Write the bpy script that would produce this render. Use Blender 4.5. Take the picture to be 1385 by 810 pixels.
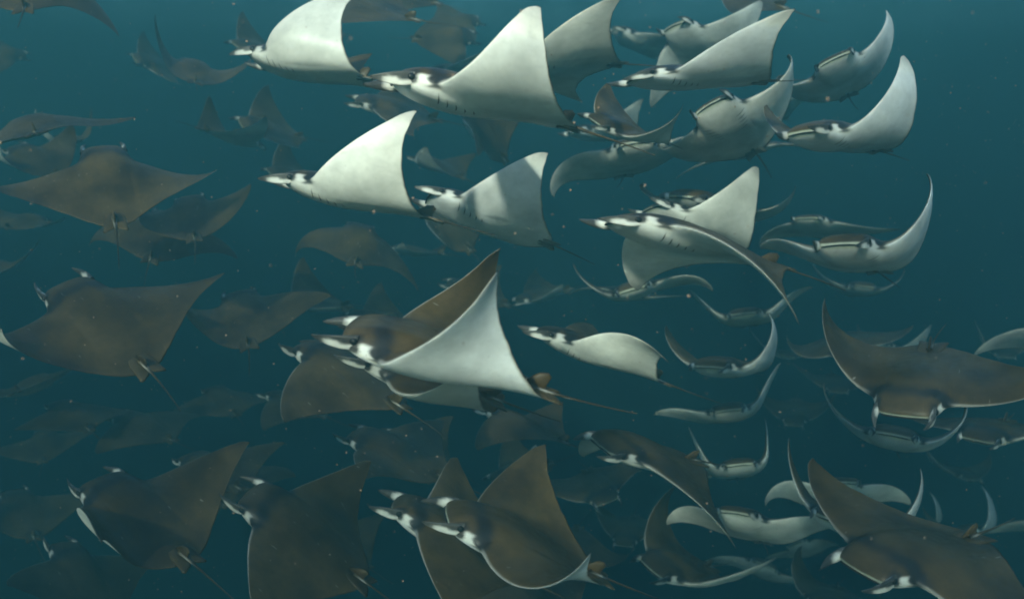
import bpy, math, random
import numpy as np
from mathutils import Matrix, Vector

for o in list(bpy.data.objects):
    bpy.data.objects.remove(o, do_unlink=True)
scene = bpy.context.scene
COL = scene.collection

# ------------------------------------------------------------------ camera
CAM_PITCH = math.radians(-10.0)
cam_data = bpy.data.cameras.new('camera')
cam_data.sensor_fit = 'HORIZONTAL'
cam_data.sensor_width = 36.0
cam_data.lens = 36.0 * 1200.0 / 1385.0
cam_data.clip_start = 0.05
cam_data.clip_end = 500.0
cam = bpy.data.objects.new('camera', cam_data)
cam.rotation_euler = (math.radians(90) + CAM_PITCH, 0, 0)
COL.objects.link(cam)
scene.camera = cam
cam_data.dof.use_dof = True
cam_data.dof.focus_distance = 3.5
cam_data.dof.aperture_fstop = 2.2

# ------------------------------------------------------------------ sky and sun
SUN_EL = math.radians(27.0)
SUN_AZ = math.radians(198.0)          # clockwise from +Y: behind the camera, a little to the left
to_sun = Vector((math.sin(SUN_AZ) * math.cos(SUN_EL), math.cos(SUN_AZ) * math.cos(SUN_EL), math.sin(SUN_EL)))
world = bpy.data.worlds.new('World')
scene.world = world
world.use_nodes = True
wn = world.node_tree
wn.nodes.clear()
sky = wn.nodes.new('ShaderNodeTexSky')
sky.sky_type = 'NISHITA'
sky.sun_disc = False
sky.sun_elevation = SUN_EL
sky.sun_rotation = SUN_AZ
bg = wn.nodes.new('ShaderNodeBackground')
bg.inputs['Strength'].default_value = 0.15
wout = wn.nodes.new('ShaderNodeOutputWorld')
wn.links.new(sky.outputs['Color'], bg.inputs['Color'])
wn.links.new(bg.outputs['Background'], wout.inputs['Surface'])
sun_data = bpy.data.lights.new('sun', 'SUN')
sun_data.energy = 5.0
sun_data.angle = math.radians(2.5)
sun_data.color = (1.0, 0.86, 0.69)
sun = bpy.data.objects.new('sun', sun_data)
sun.rotation_euler = to_sun.to_track_quat('Z', 'Y').to_euler()
COL.objects.link(sun)

# ------------------------------------------------------------------ exposure and render
vs = scene.view_settings
vs.view_transform = 'Standard'
vs.look = 'None'
vs.gamma = 1.0
vs.use_curve_mapping = False
vs.exposure = 3.3
scene.cycles.use_denoising = True
scene.cycles.filter_width = 1.9
scene.cycles.max_bounces = 6
scene.cycles.diffuse_bounces = 2
scene.cycles.volume_bounces = 1
scene.cycles.transparent_max_bounces = 8

def tag(o, label=None, category=None, group=None, kind=None):
    if label: o['label'] = label
    if category: o['category'] = category
    if group: o['group'] = group
    if kind: o['kind'] = kind
    return o

# ------------------------------------------------------------------ materials
def nodes_of(name):
    m = bpy.data.materials.new(name)
    m.use_nodes = True
    nt = m.node_tree
    return m, nt, nt.nodes['Principled BSDF'], nt.nodes['Material Output']

def skin_material():
    m, nt, p, out = nodes_of('ray_skin')
    L = nt.links.new
    N = nt.nodes.new
    pig = N('ShaderNodeAttribute'); pig.attribute_name = 'pigment'
    rest = N('ShaderNodeAttribute'); rest.attribute_name = 'rest'
    rnd = N('ShaderNodeObjectInfo')
    off = N('ShaderNodeVectorMath'); off.operation = 'SCALE'
    off.inputs[0].default_value = (37.0, 19.0, 53.0)
    L(rnd.outputs['Random'], off.inputs['Scale'])
    add = N('ShaderNodeVectorMath'); add.operation = 'ADD'
    L(rest.outputs['Vector'], add.inputs[0]); L(off.outputs[0], add.inputs[1])
    def noise(scale, detail, rough=0.55):
        n = N('ShaderNodeTexNoise'); n.inputs['Scale'].default_value = scale
        n.inputs['Detail'].default_value = detail; n.inputs['Roughness'].default_value = rough
        L(add.outputs[0], n.inputs['Vector']); return n
    def rng(src, a, b, c, d):
        r = N('ShaderNodeMapRange'); r.inputs['From Min'].default_value = a; r.inputs['From Max'].default_value = b
        r.inputs['To Min'].default_value = c; r.inputs['To Max'].default_value = d; L(src, r.inputs['Value']); return r.outputs['Result']
    n1 = noise(2.4, 5); n2 = noise(17.0, 4); n3 = noise(60.0, 2)
    def mul(a, b):
        x = N('ShaderNodeMath'); x.operation = 'MULTIPLY'; L(a, x.inputs[0]); L(b, x.inputs[1]); return x.outputs[0]
    f = mul(rng(n1.outputs['Fac'], .32, .68, .45, 1.5), rng(n2.outputs['Fac'], .3, .7, .86, 1.12))
    # faint wrinkles running back along the body
    mp = N('ShaderNodeMapping'); mp.inputs['Scale'].default_value = (3.0, 26.0, 26.0)
    mp.inputs['Rotation'].default_value = (0, 0, .35)
    L(add.outputs[0], mp.inputs['Vector'])
    ns = N('ShaderNodeTexNoise'); ns.inputs['Scale'].default_value = 2.0; ns.inputs['Detail'].default_value = 3
    L(mp.outputs[0], ns.inputs['Vector'])
    f = mul(f, rng(ns.outputs['Fac'], .60, .72, 1.0, .86))
    # sparse dark freckles and small smudges
    vo = N('ShaderNodeTexVoronoi'); vo.inputs['Scale'].default_value = 11.0
    L(add.outputs[0], vo.inputs['Vector'])
    f = mul(f, rng(vo.outputs['Distance'], .03, .09, .58, 1.0))
    n4 = noise(8.0, 3)
    f = mul(f, rng(n4.outputs['Fac'], .66, .74, 1.0, .78))
    # the pale belly is cleaner than the back
    sep = N('ShaderNodeSeparateColor'); L(pig.outputs['Color'], sep.inputs[0])
    wamt = rng(sep.outputs[0], .15, .6, 1.0, .48)
    sb = N('ShaderNodeMath'); sb.operation = 'SUBTRACT'; L(f, sb.inputs[0]); sb.inputs[1].default_value = 1.0
    ma = N('ShaderNodeMath'); ma.operation = 'MULTIPLY_ADD'; L(sb.outputs[0], ma.inputs[0]); L(wamt, ma.inputs[1]); ma.inputs[2].default_value = 1.0
    f = ma.outputs[0]
    col = N('ShaderNodeVectorMath'); col.operation = 'SCALE'
    L(pig.outputs['Color'], col.inputs[0]); L(f, col.inputs['Scale'])
    # pale scratches and scars
    mp2 = N('ShaderNodeMapping'); mp2.inputs['Scale'].default_value = (4.0, 34.0, 20.0); mp2.inputs['Rotation'].default_value = (0, 0, -.7)
    L(add.outputs[0], mp2.inputs['Vector'])
    sc = N('ShaderNodeTexNoise'); sc.inputs['Scale'].default_value = 1.7; sc.inputs['Detail'].default_value = 1
    L(mp2.outputs[0], sc.inputs['Vector'])
    scar = rng(sc.outputs['Fac'], .765, .80, 0.0, .55)
    mixs = N('ShaderNodeMix'); mixs.data_type = 'RGBA'
    L(scar, mixs.inputs['Factor']); L(col.outputs[0], mixs.inputs['A']); mixs.inputs['B'].default_value = (.45, .43, .38, 1)
    L(mixs.outputs['Result'], p.inputs['Base Color'])
    L(rng(n2.outputs['Fac'], .3, .7, .34, .52), p.inputs['Roughness'])
    p.inputs['IOR'].default_value = 1.38
    bump = N('ShaderNodeBump'); bump.inputs['Strength'].default_value = 0.12; bump.inputs['Distance'].default_value = 0.004
    L(n3.outputs['Fac'], bump.inputs['Height']); L(bump.outputs['Normal'], p.inputs['Normal'])
    return m

def plain_material(name, col, rough, ior=1.33, var=.2, scale=20):
    m, nt, p, out = nodes_of(name)
    n = nt.nodes.new('ShaderNodeTexNoise'); n.inputs['Scale'].default_value = scale
    r = nt.nodes.new('ShaderNodeMix'); r.data_type = 'RGBA'
    r.inputs['A'].default_value = (*[c * (1 - var) for c in col], 1); r.inputs['B'].default_value = (*[min(1, c * (1 + var)) for c in col], 1)
    nt.links.new(n.outputs['Fac'], r.inputs['Factor']); nt.links.new(r.outputs['Result'], p.inputs['Base Color'])
    p.inputs['Roughness'].default_value = rough; p.inputs['IOR'].default_value = ior
    return m

SKIN = skin_material()
EYE = plain_material('eye_gloss', (.012, .011, .010), .12, 1.45)
DARK = plain_material('dark_slit', (.018, .017, .015), .7)
GILL = plain_material('gill_grey_brown', (.10, .095, .08), .8)  # dark grey-brown of the gill slit strips
SAND = plain_material('sand', (.22, .20, .15), .95, var=.35, scale=.6)
SNOW = plain_material('pale_plankton', (.36, .24, .17), .8, scale=3)

# ------------------------------------------------------------------ sea floor far below, and the water itself
def mesh_object(name, verts, faces, mat, parent=None, smooth=True):
    me = bpy.data.meshes.new(name)
    me.from_pydata([tuple(v) for v in verts], [], [tuple(f) for f in faces])
    if smooth: me.polygons.foreach_set('use_smooth', [True] * len(me.polygons))
    me.materials.append(mat)
    me.update()
    o = bpy.data.objects.new(name, me)
    COL.objects.link(o)
    if parent: o.parent = parent
    return o

rs = np.random.default_rng(11)
gx = np.linspace(-58, 58, 40); gy = np.linspace(-14, 88, 36)
bed = [(x, y, -26.0 + .35 * math.sin(x * .31) * math.cos(y * .23) + .15 * rs.normal()) for y in gy for x in gx]
bf = [(j * 40 + i, j * 40 + i + 1, (j + 1) * 40 + i + 1, (j + 1) * 40 + i) for j in range(35) for i in range(39)]
tag(mesh_object('seabed', bed, bf, SAND), 'pale sandy seabed lost in the deep water below', 'seabed', kind='structure')

# ------------------------------------------------------------------ planform and wing bending
Y0=0.10
LEY=np.array([0,.08,.14,.175,.195,.21,.225,.25,.30,.40,.52,.66,.80,.91,.97,1.0])
LEX=np.array([.505,.50,.488,.465,.43,.38,.33,.285,.258,.222,.168,.088,-.012,-.115,-.185,-.255])
TEY=np.array([0,.06,.12,.20,.35,.50,.65,.80,.92,.97,1.0])
TEX=np.array([-.675,-.672,-.652,-.605,-.500,-.405,-.328,-.277,-.263,-.262,-.268])
def pchip(xk,yk,x):
    h=np.diff(xk); d=np.diff(yk)/h
    m=np.zeros(len(xk)); m[0]=d[0]; m[-1]=d[-1]
    for i in range(1,len(xk)-1):
        if d[i-1]*d[i]>0:
            w1=2*h[i]+h[i-1]; w2=h[i]+2*h[i-1]
            m[i]=(w1+w2)/(w1/d[i-1]+w2/d[i])
    x=np.clip(x,xk[0],xk[-1]); i=np.clip(np.searchsorted(xk,x)-1,0,len(h)-1)
    t=(x-xk[i])/h[i]; t2=t*t; t3=t2*t
    return (2*t3-3*t2+1)*yk[i]+(t3-2*t2+t)*h[i]*m[i]+(-2*t3+3*t2)*yk[i+1]+(t3-t2)*h[i]*m[i+1]
def le(y): return pchip(LEY,LEX,np.abs(y))
def te(y): return pchip(TEY,TEX,np.abs(y))
TT=np.linspace(0,1,81)
def bend_tables(A,B):
    s=np.clip(TT/.45,0,1); s=s*s*(3-2*s)
    th=A*s+B*TT**2.2
    L=1-Y0; c=np.cos(th); n=np.sin(th); dt=TT[1]-TT[0]
    Y=Y0+L*np.concatenate([[0],np.cumsum((c[1:]+c[:-1])/2)*dt])
    Z=L*np.concatenate([[0],np.cumsum((n[1:]+n[:-1])/2)*dt])
    return th,Y,Z
def deform(P,wl,wr):
    """P (N,3) rest points; wl/wr=(A,B,W,S) bend, curl, twist, sweep for left(+y)/right(-y) wing"""
    P=np.asarray(P,float); out=P.copy()
    for sgn,w in ((1,wl),(-1,wr)):
        m=(P[:,1]*sgn)>Y0
        if not m.any(): continue
        x=P[m,0]; y=np.abs(P[m,1]); z=P[m,2]
        t=(y-Y0)/(1-Y0); te_=np.maximum(t-1,0)*(1-Y0); t=np.clip(t,0,1)
        th,Yt,Zt=bend_tables(w[0],w[1])
        th=np.interp(t,TT,th); Yc=np.interp(t,TT,Yt)+te_*np.cos(th); Zc=np.interp(t,TT,Zt)+te_*np.sin(th)
        a=w[2]*t**1.3; xr=-.05*np.ones_like(t)
        dx=x-xr
        x2=dx*np.cos(a)-z*np.sin(a); z2=dx*np.sin(a)+z*np.cos(a)
        out[m,0]=xr+x2-w[3]*t*t
        out[m,1]=sgn*(Yc-np.sin(th)*z2); out[m,2]=Zc+np.cos(th)*z2
    return out
def rot(yaw,pitch,roll):
    cy,sy=np.cos(yaw),np.sin(yaw); cp,sp=np.cos(pitch),np.sin(pitch); cr,sr=np.cos(roll),np.sin(roll)
    Rz=np.array([[cy,-sy,0],[sy,cy,0],[0,0,1]]); Ry=np.array([[cp,0,-sp],[0,1,0],[sp,0,cp]]); Rx=np.array([[1,0,0],[0,cr,-sr],[0,sr,cr]])
    return Rz@Ry@Rx

# ------------------------------------------------------------------ the ray: one resting shape, bent into each animal's own stroke
def smooth01(x):
    x = np.clip(x, 0, 1); return x * x * (3 - 2 * x)

THY = np.array([0, .10, .16, .20, .24, .32, .45, .60, .80, 1.0])
THT = np.array([.124, .119, .106, .090, .078, .058, .039, .024, .012, .003])

def profile(c, y):
    cm = .34 + .04 * np.abs(y)
    a = np.clip(c / cm, 0, 1)
    front = (1 - (1 - a) ** 2.4) ** .55
    b = np.clip((c - cm) / (1 - cm), 0, 1)
    return np.where(c < cm, front, (1 - smooth01(b)) * (1 - .25 * b) * .9 + .1 * (1 - b))

def surf(c, y, side):
    x0 = le(y); x1 = te(y)
    t = pchip(THY, THT, np.abs(y))
    z = t * profile(c, y)
    return x0 + (x1 - x0) * c, y, (z if side > 0 else -.78 * z)

BROWN = np.array([.078, .049, .017]); BLACK = np.array([.018, .017, .016]); WHITE = np.array([.84, .82, .75]); GREY = np.array([.30, .28, .25])
HEADB = np.array([.068, .044, .018])

def mixc(a, b, m):
    return a + (b - a) * m[..., None]

def pigment(x, y, z, c, side):
    ay = np.abs(y)
    # ventral
    V = np.tile(WHITE, (len(x), 1))
    V = mixc(V, GREY, .75 * smooth01((ay - .80) / .2))
    V = mixc(V, BROWN * 1.1, .9 * smooth01((c - .965) / .03) * smooth01((ay - .15) / .1))
    V = mixc(V, GREY, smooth01((-.58 - x) / .05) * .5)
    # dorsal
    D = np.tile(BROWN, (len(x), 1))
    D = mixc(D, HEADB, smooth01((x - .30) / .05) * (ay < .26))
    collar = np.exp(-((x - .315 + .16 * ay + .012 * np.sin(y * 38 + 1)) / .056) ** 2) * (.72 + .45 * smooth01((ay - .06) / .1)) * smooth01((.36 - ay) / .12)
    D = mixc(D, BLACK, np.clip(collar * 1.15, 0, .92))
    D = mixc(D, BROWN * .62, .7 * smooth01((ay - .75) / .25))
    D = mixc(D, BROWN * 1.35, .5 * smooth01((c - .93) / .06))
    rim = smooth01((.020 - c) / .018) * smooth01((ay - .25) / .06)
    D = mixc(D, WHITE * .7, rim * .4)
    C = np.where((side > 0)[:, None], D, V)
    # head front and lips are pale below a dark brow
    front = (x > .462) & (ay < .18)
    C = mixc(C, np.array([.48, .51, .40]), .9 * smooth01((x - .455) / .02) * (ay < .19) * smooth01((.008 - z) / .012) * smooth01((z + .05) / .02))
    # patches on the side of the head: eye, pale blotch, dark blotch
    wob = .010 * np.sin(z * 95 + ay * 40) + .008 * np.sin(ay * 130 + 1.3) + .25 * (ay - .2)
    xw = x; x = x + wob + .22 * z
    lat = smooth01((ay - .145) / .03) * smooth01((.29 - ay) / .03) * smooth01((z + .034) / .018)
    eye = lat * smooth01((x - .380) / .022) * smooth01((.48 - x) / .02)
    pale = lat * smooth01((x - .312) / .022) * smooth01((.400 - x) / .022) * smooth01((.050 - z) / .02)
    blot = lat * smooth01((x - .240) / .025) * smooth01((.334 - x) / .022)
    x = xw
    C = mixc(C, BLACK, eye * .95); C = mixc(C, WHITE * .85, pale * .97); C = mixc(C, BLACK, blot * .92)
    return C

def set_attrs(me, rest, col):
    a = me.attributes.new('rest', 'FLOAT_VECTOR', 'POINT'); a.data.foreach_set('vector', np.asarray(rest, np.float32).ravel())
    c = me.attributes.new('pigment', 'FLOAT_COLOR', 'POINT')
    c.data.foreach_set('color', np.c_[col, np.ones(len(col))].astype(np.float32).ravel())

_grid = {}
def body_rest(level):
    if level in _grid: return _grid[level]
    base = {0: 1.0, 1: .72, 2: .5}[level]
    n = lambda k: max(3, int(round(k * base)))
    half = np.concatenate([np.linspace(0, .13, n(9)), np.linspace(.13, .27, n(38))[1:], np.linspace(.27, .9, n(22))[1:], np.linspace(.9, .999, n(10))[1:]])
    yy = np.concatenate([-half[:0:-1], half]); nc = len(yy)
    nr = n(54)
    u = np.linspace(0, 1, nr); cc = .5 * u ** 2 + .5 * (1 - np.cos(u * np.pi)) / 2
    cc[-1] = 1
    P, C = [], []
    Y, CC = np.meshgrid(yy, cc, indexing='ij')
    for side in (1, -1):
        x, y, z = surf(CC.ravel(), Y.ravel(), side)
        P.append(np.c_[x, y, z]); C.append(pigment(x, y, z, CC.ravel(), np.full(x.shape, side)))
    # weld: front and back edges shared by both sides
    idx_top = np.arange(nc * nr).reshape(nc, nr)
    keep = np.ones((nc, nr), bool); keep[:, 0] = False; keep[:, -1] = False; keep[0, :] = False; keep[-1, :] = False
    idx_bot = idx_top.copy(); idx_bot[keep] = nc * nr + np.arange(keep.sum())
    rest = np.concatenate([P[0], P[1].reshape(nc, nr, 3)[keep]])
    col = np.concatenate([C[0], C[1].reshape(nc, nr, 3)[keep]])
    a, b = idx_top, idx_bot
    q1 = np.stack([a[:-1, :-1], a[:-1, 1:], a[1:, 1:], a[1:, :-1]], -1).reshape(-1, 4)
    q2 = np.stack([b[:-1, :-1], b[1:, :-1], b[1:, 1:], b[:-1, 1:]], -1).reshape(-1, 4)
    _grid[level] = (rest, col, np.concatenate([q1, q2]))
    return _grid[level]

def quad_mesh(name, verts, quads, rest, col, parent, mat=None):
    me = bpy.data.meshes.new(name)
    verts = np.asarray(verts, np.float32); quads = np.asarray(quads, np.int32)
    me.vertices.add(len(verts)); me.vertices.foreach_set('co', verts.ravel())
    me.loops.add(quads.size); me.loops.foreach_set('vertex_index', quads.ravel())
    me.polygons.add(len(quads)); me.polygons.foreach_set('loop_start', np.arange(0, quads.size, 4, dtype=np.int32))
    me.polygons.foreach_set('use_smooth', np.ones(len(quads), bool))
    me.update(calc_edges=True); me.validate()
    set_attrs(me, rest, col)
    me.materials.append(mat or SKIN)
    o = bpy.data.objects.new(name, me); COL.objects.link(o); o.parent = parent
    return o

def loft(centers, ups, sides, hh, ww, n=10, bow=0.0):
    """rings of flattened section along a line of centres"""
    V = []
    a = np.linspace(0, 2 * np.pi, n, endpoint=False)
    for c, u, s, h, w in zip(centers, ups, sides, hh, ww):
        for t in a:
            V.append(np.array(c) + np.array(u) * h * math.sin(t) + np.array(s) * (w * math.cos(t) + bow * h * math.sin(t) ** 2))
    m = len(centers); Q = []
    for k in range(m - 1):
        for j in range(n):
            j2 = (j + 1) % n
            Q.append((k * n + j, (k + 1) * n + j, (k + 1) * n + j2, k * n + j2))
    for k, flip in ((0, 1), (m - 1, 0)):
        for j in range(n // 2 - 1):
            q = (k * n + j, k * n + j + 1, k * n + n - 2 - j, k * n + n - 1 - j)
            Q.append(q if not flip else q[::-1])
    return np.array(V), np.array(Q)

def cephalic_fin(parent, s, droop, rng):
    k = 13
    t = np.linspace(0, 1, k)
    x = .405 + .250 * t
    y = s * (.172 + .012 * np.sin(t * 3.1) - .022 * t ** 2)
    z = .004 - (.03 + droop) * t ** 1.7
    hh = np.interp(t, [0, .12, .3, .55, .8, .93, 1], [.036, .042, .041, .033, .020, .011, .003])
    ww = np.interp(t, [0, .2, .6, 1], [.024, .020, .014, .003])
    z = .048 - .050 * t - (.012 + droop) * t ** 2 - hh
    cen = np.c_[x, y, z]
    tw = .35 * t * s
    ups = np.c_[.10 * np.ones(k), np.sin(tw), np.cos(tw)]
    sides = np.c_[np.zeros(k), np.cos(tw), -np.sin(tw)]
    V, Q = loft(cen, ups, sides, hh, ww, 14, bow=.30 * s)
    tt = np.repeat(t, 14); a = np.tile(np.linspace(0, 2 * np.pi, 14, endpoint=False), k)
    up = np.sin(a); outw = np.cos(a) * s
    col = np.tile(WHITE, (len(V), 1))
    edge = .18 * np.sin(tt * 17 + s) * .5
    outer = outw > 0
    d_out = np.maximum(smooth01((up - .12 + edge) / .35), smooth01((tt - .62) / .16))
    d_in = np.maximum(smooth01((np.abs(up) - .62 + edge) / .25), smooth01((tt - .48 + edge * .4) / .12))
    dark = np.where(outer, d_out, d_in)
    dark = np.maximum(dark, smooth01((.42 - tt) / .12) * smooth01((up + .42) / .25) * (outw > -.3))
    dark = np.maximum(dark, smooth01((-.78 - up) / .2) * .6)
    col = col * .85
    col = mixc(col, BLACK * 1.5, dark * .95)
    quad_mesh('cephalic_fin', V, Q, V, col, parent)

def ellipsoid(name, c, r, mat, parent, nu=12, nv=8):
    V = [(c[0], c[1], c[2] + r[2])]
    for i in range(1, nv):
        p = math.pi * i / nv
        for j in range(nu):
            q = 2 * math.pi * j / nu
            V.append((c[0] + r[0] * math.sin(p) * math.cos(q), c[1] + r[1] * math.sin(p) * math.sin(q), c[2] + r[2] * math.cos(p)))
    V.append((c[0], c[1], c[2] - r[2]))
    Fc = [(0, 1 + j, 1 + (j + 1) % nu) for j in range(nu)]
    for i in range(nv - 2):
        for j in range(nu):
            a = 1 + i * nu + j; b = 1 + i * nu + (j + 1) % nu
            Fc.append((a, a + nu, b + nu, b))
    e = len(V) - 1; o0 = 1 + (nv - 2) * nu
    Fc += [(e, o0 + (j + 1) % nu, o0 + j) for j in range(nu)]
    return mesh_object(name, V, Fc, mat, parent)

def flap(name, outline, normal_axis, thick, col, parent, dfm=None, under=None):
    """a thin fin: outline swept to a thick middle, thin rim"""
    P = np.array(outline, float); c = P.mean(0); n = len(P)
    nrm = np.array(normal_axis, float)
    ring1 = c + (P - c) * .8
    V = np.concatenate([P, ring1 + nrm * thick, ring1 - nrm * thick, [c + nrm * thick * 1.25], [c - nrm * thick * 1.25]])
    Fc = []
    for j in range(n):
        k = (j + 1) % n
        Fc += [(j, k, n + k, n + j), (k, j, 2 * n + j, 2 * n + k), (n + j, n + k, 3 * n), (2 * n + k, 2 * n + j, 3 * n + 1)]
    R_ = V.copy()
    if dfm is not None: V = dfm(V)
    o = mesh_object(name, V, Fc, SKIN, parent)
    cc = np.tile(col, (len(V), 1))
    if under is not None: cc[2 * n:3 * n] = under; cc[3 * n + 1] = under
    set_attrs(o.data, R_, cc)
    return o

def ventral_z(x, y):
    c = np.clip((le(y) - x) / (le(y) - te(y)), 0, 1)
    return surf(c, y, -1)[2]

def make_ray(label, group, loc, mat3, size, wl, wr, level, tail_len, tail_bend, gills, seed):
    rng = np.random.default_rng(seed)
    root = bpy.data.objects.new('devil_ray', None)
    root.empty_display_size = .2
    COL.objects.link(root)
    M = Matrix([[*mat3[0], loc[0]], [*mat3[1], loc[1]], [*mat3[2], loc[2]], [0, 0, 0, 1]])
    root.matrix_world = M @ Matrix.Diagonal((size * (1 + rng.normal(0, .022)), size, size * (1 + rng.normal(0, .07)), 1))
    tag(root, label, 'ray', group)
    rest, col, quads = body_rest(level)
    shade = float(np.exp(rng.normal(0, .10)))
    D = lambda P: deform(P, wl, wr)
    # slightly uneven, nicked trailing edge, different on every animal
    xf = le(rest[:, 1]); cfrac = np.clip((xf - rest[:, 0]) / np.maximum(xf - te(rest[:, 1]), 1e-4), 0, 1)
    ph = rng.uniform(0, 6.28, 4); yv = rest[:, 1]
    nick = .0022 * np.sin(yv * 31 + ph[0]) + .0018 * np.sin(yv * 67 + ph[1]) + .010 * np.exp(-((yv - rng.uniform(-.8, .8)) / .018) ** 2) + .003 * np.sin(yv * 11 + ph[2])
    rest_b = rest.copy(); rest_b[:, 0] += nick * cfrac ** 7 * (np.abs(yv) > .14)
    c2 = col * shade if shade < 1 else np.minimum(col * shade, .82)
    quad_mesh('body', D(rest_b), quads, rest, c2, root)
    for s in (1, -1):
        cephalic_fin(root, s, float(rng.uniform(-.01, .05)), rng)
        ellipsoid('eye', (.424, s * .197, .012), (.024, .014, .021), EYE, root)
        # pelvic fins: two squarish lobes flaring behind the disc
        w = rng.uniform(.9, 1.1)
        ol = [(-.47, s * .004, .008), (-.48, s * .070, .006), (-.58, s * .094, .004), (-.68, s * .100 * w, .001), (-.738, s * .108 * w, -.002), (-.752, s * .094 * w, -.002), (-.742, s * .07, .000), (-.722, s * .03, .002), (-.70, s * .004, .003)]
        flap('pelvic_fin', ol if s > 0 else ol[::-1], (0, 0, 1), .007, BROWN * 1.05 * shade, root, under=GREY * .95)
    h = rng.uniform(.060, .080)
    flap('dorsal_fin', [(-.50, 0, .02), (-.585, 0, .045 + h * .75), (-.635, 0, .04 + h), (-.66, 0, .035 + h * .8), (-.645, 0, .035), (-.655, 0, .012), (-.58, 0, .0)], (0, 1, 0), .008, BROWN * .95 * shade, root)
    # whip tail
    k = 22; t = np.linspace(0, 1, k)
    cen = np.c_[-.56 - tail_len * t, tail_bend[0] * t ** 2, .008 + tail_bend[1] * t ** 2]
    rad = np.interp(t, [0, .06, .18, .4, 1], [.030, .021, .012, .0075, .0035])
    V, Q = loft(cen, np.tile([0, 0, 1.], (k, 1)), np.tile([0, 1., 0], (k, 1)), rad * .9, rad, 8)
    tt = np.repeat(t, 8)
    tc = mixc(np.tile(BROWN * .9, (len(V), 1)), BLACK, .6 * tt)
    tc = mixc(tc, WHITE * .8, np.exp(-((tt - .14) / .07) ** 2) * (np.tile(np.cos(np.linspace(0, 2 * np.pi, 8, endpoint=False)), k) ** 2) * .9)
    quad_mesh('tail', V, Q, V, tc, root)
    # mouth: a wide dark slit across the front of the head
    ym = np.linspace(-.150, .150, 15)
    zz = -.018 - .25 * ym ** 2
    ring = []
    for y, z in zip(ym, zz):
        hw = .0052 * (1 - (abs(y) / .152) ** 4) + .0008
        xx = float(le(y)) + .0045
        ring += [(xx - .012, y, z + hw), (xx, y, z + hw * .7), (xx - .001, y, z - hw * .7), (xx - .016, y, z - hw)]
    Fm = [(4 * i + j, 4 * (i + 1) + j, 4 * (i + 1) + j + 1, 4 * i + j + 1) for i in range(14) for j in range(3)]
    mesh_object('mouth', ring, Fm, DARK, root)
    if gills:
        for s in (1, -1):
            for g in range(5):
                gx = .235 - .058 * g; y0 = .225 - .016 * g; L_ = .105 - .008 * g
                tt = np.linspace(-1, 1, 7); P = []
                for q in tt:
                    yy = s * (y0 - (q + 1) / 2 * L_); xx = gx + .006 * q * q - .010 * q
                    hw = .0036 * (1 - q * q) + .0005
                    for e in (-1, 1):
                        xe = xx + e * hw
                        P.append((xe, yy, float(ventral_z(np.array([xe]), np.array([yy]))[0]) - .0022))
                P = D(np.array(P))
                mesh_object('gill_slit', P, [(2 * i, 2 * i + 1, 2 * i + 3, 2 * i + 2) for i in range(6)], GILL, root)
    return root

GROUPS = ['rays of the swimming school', 'faint far rays behind the school']
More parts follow.
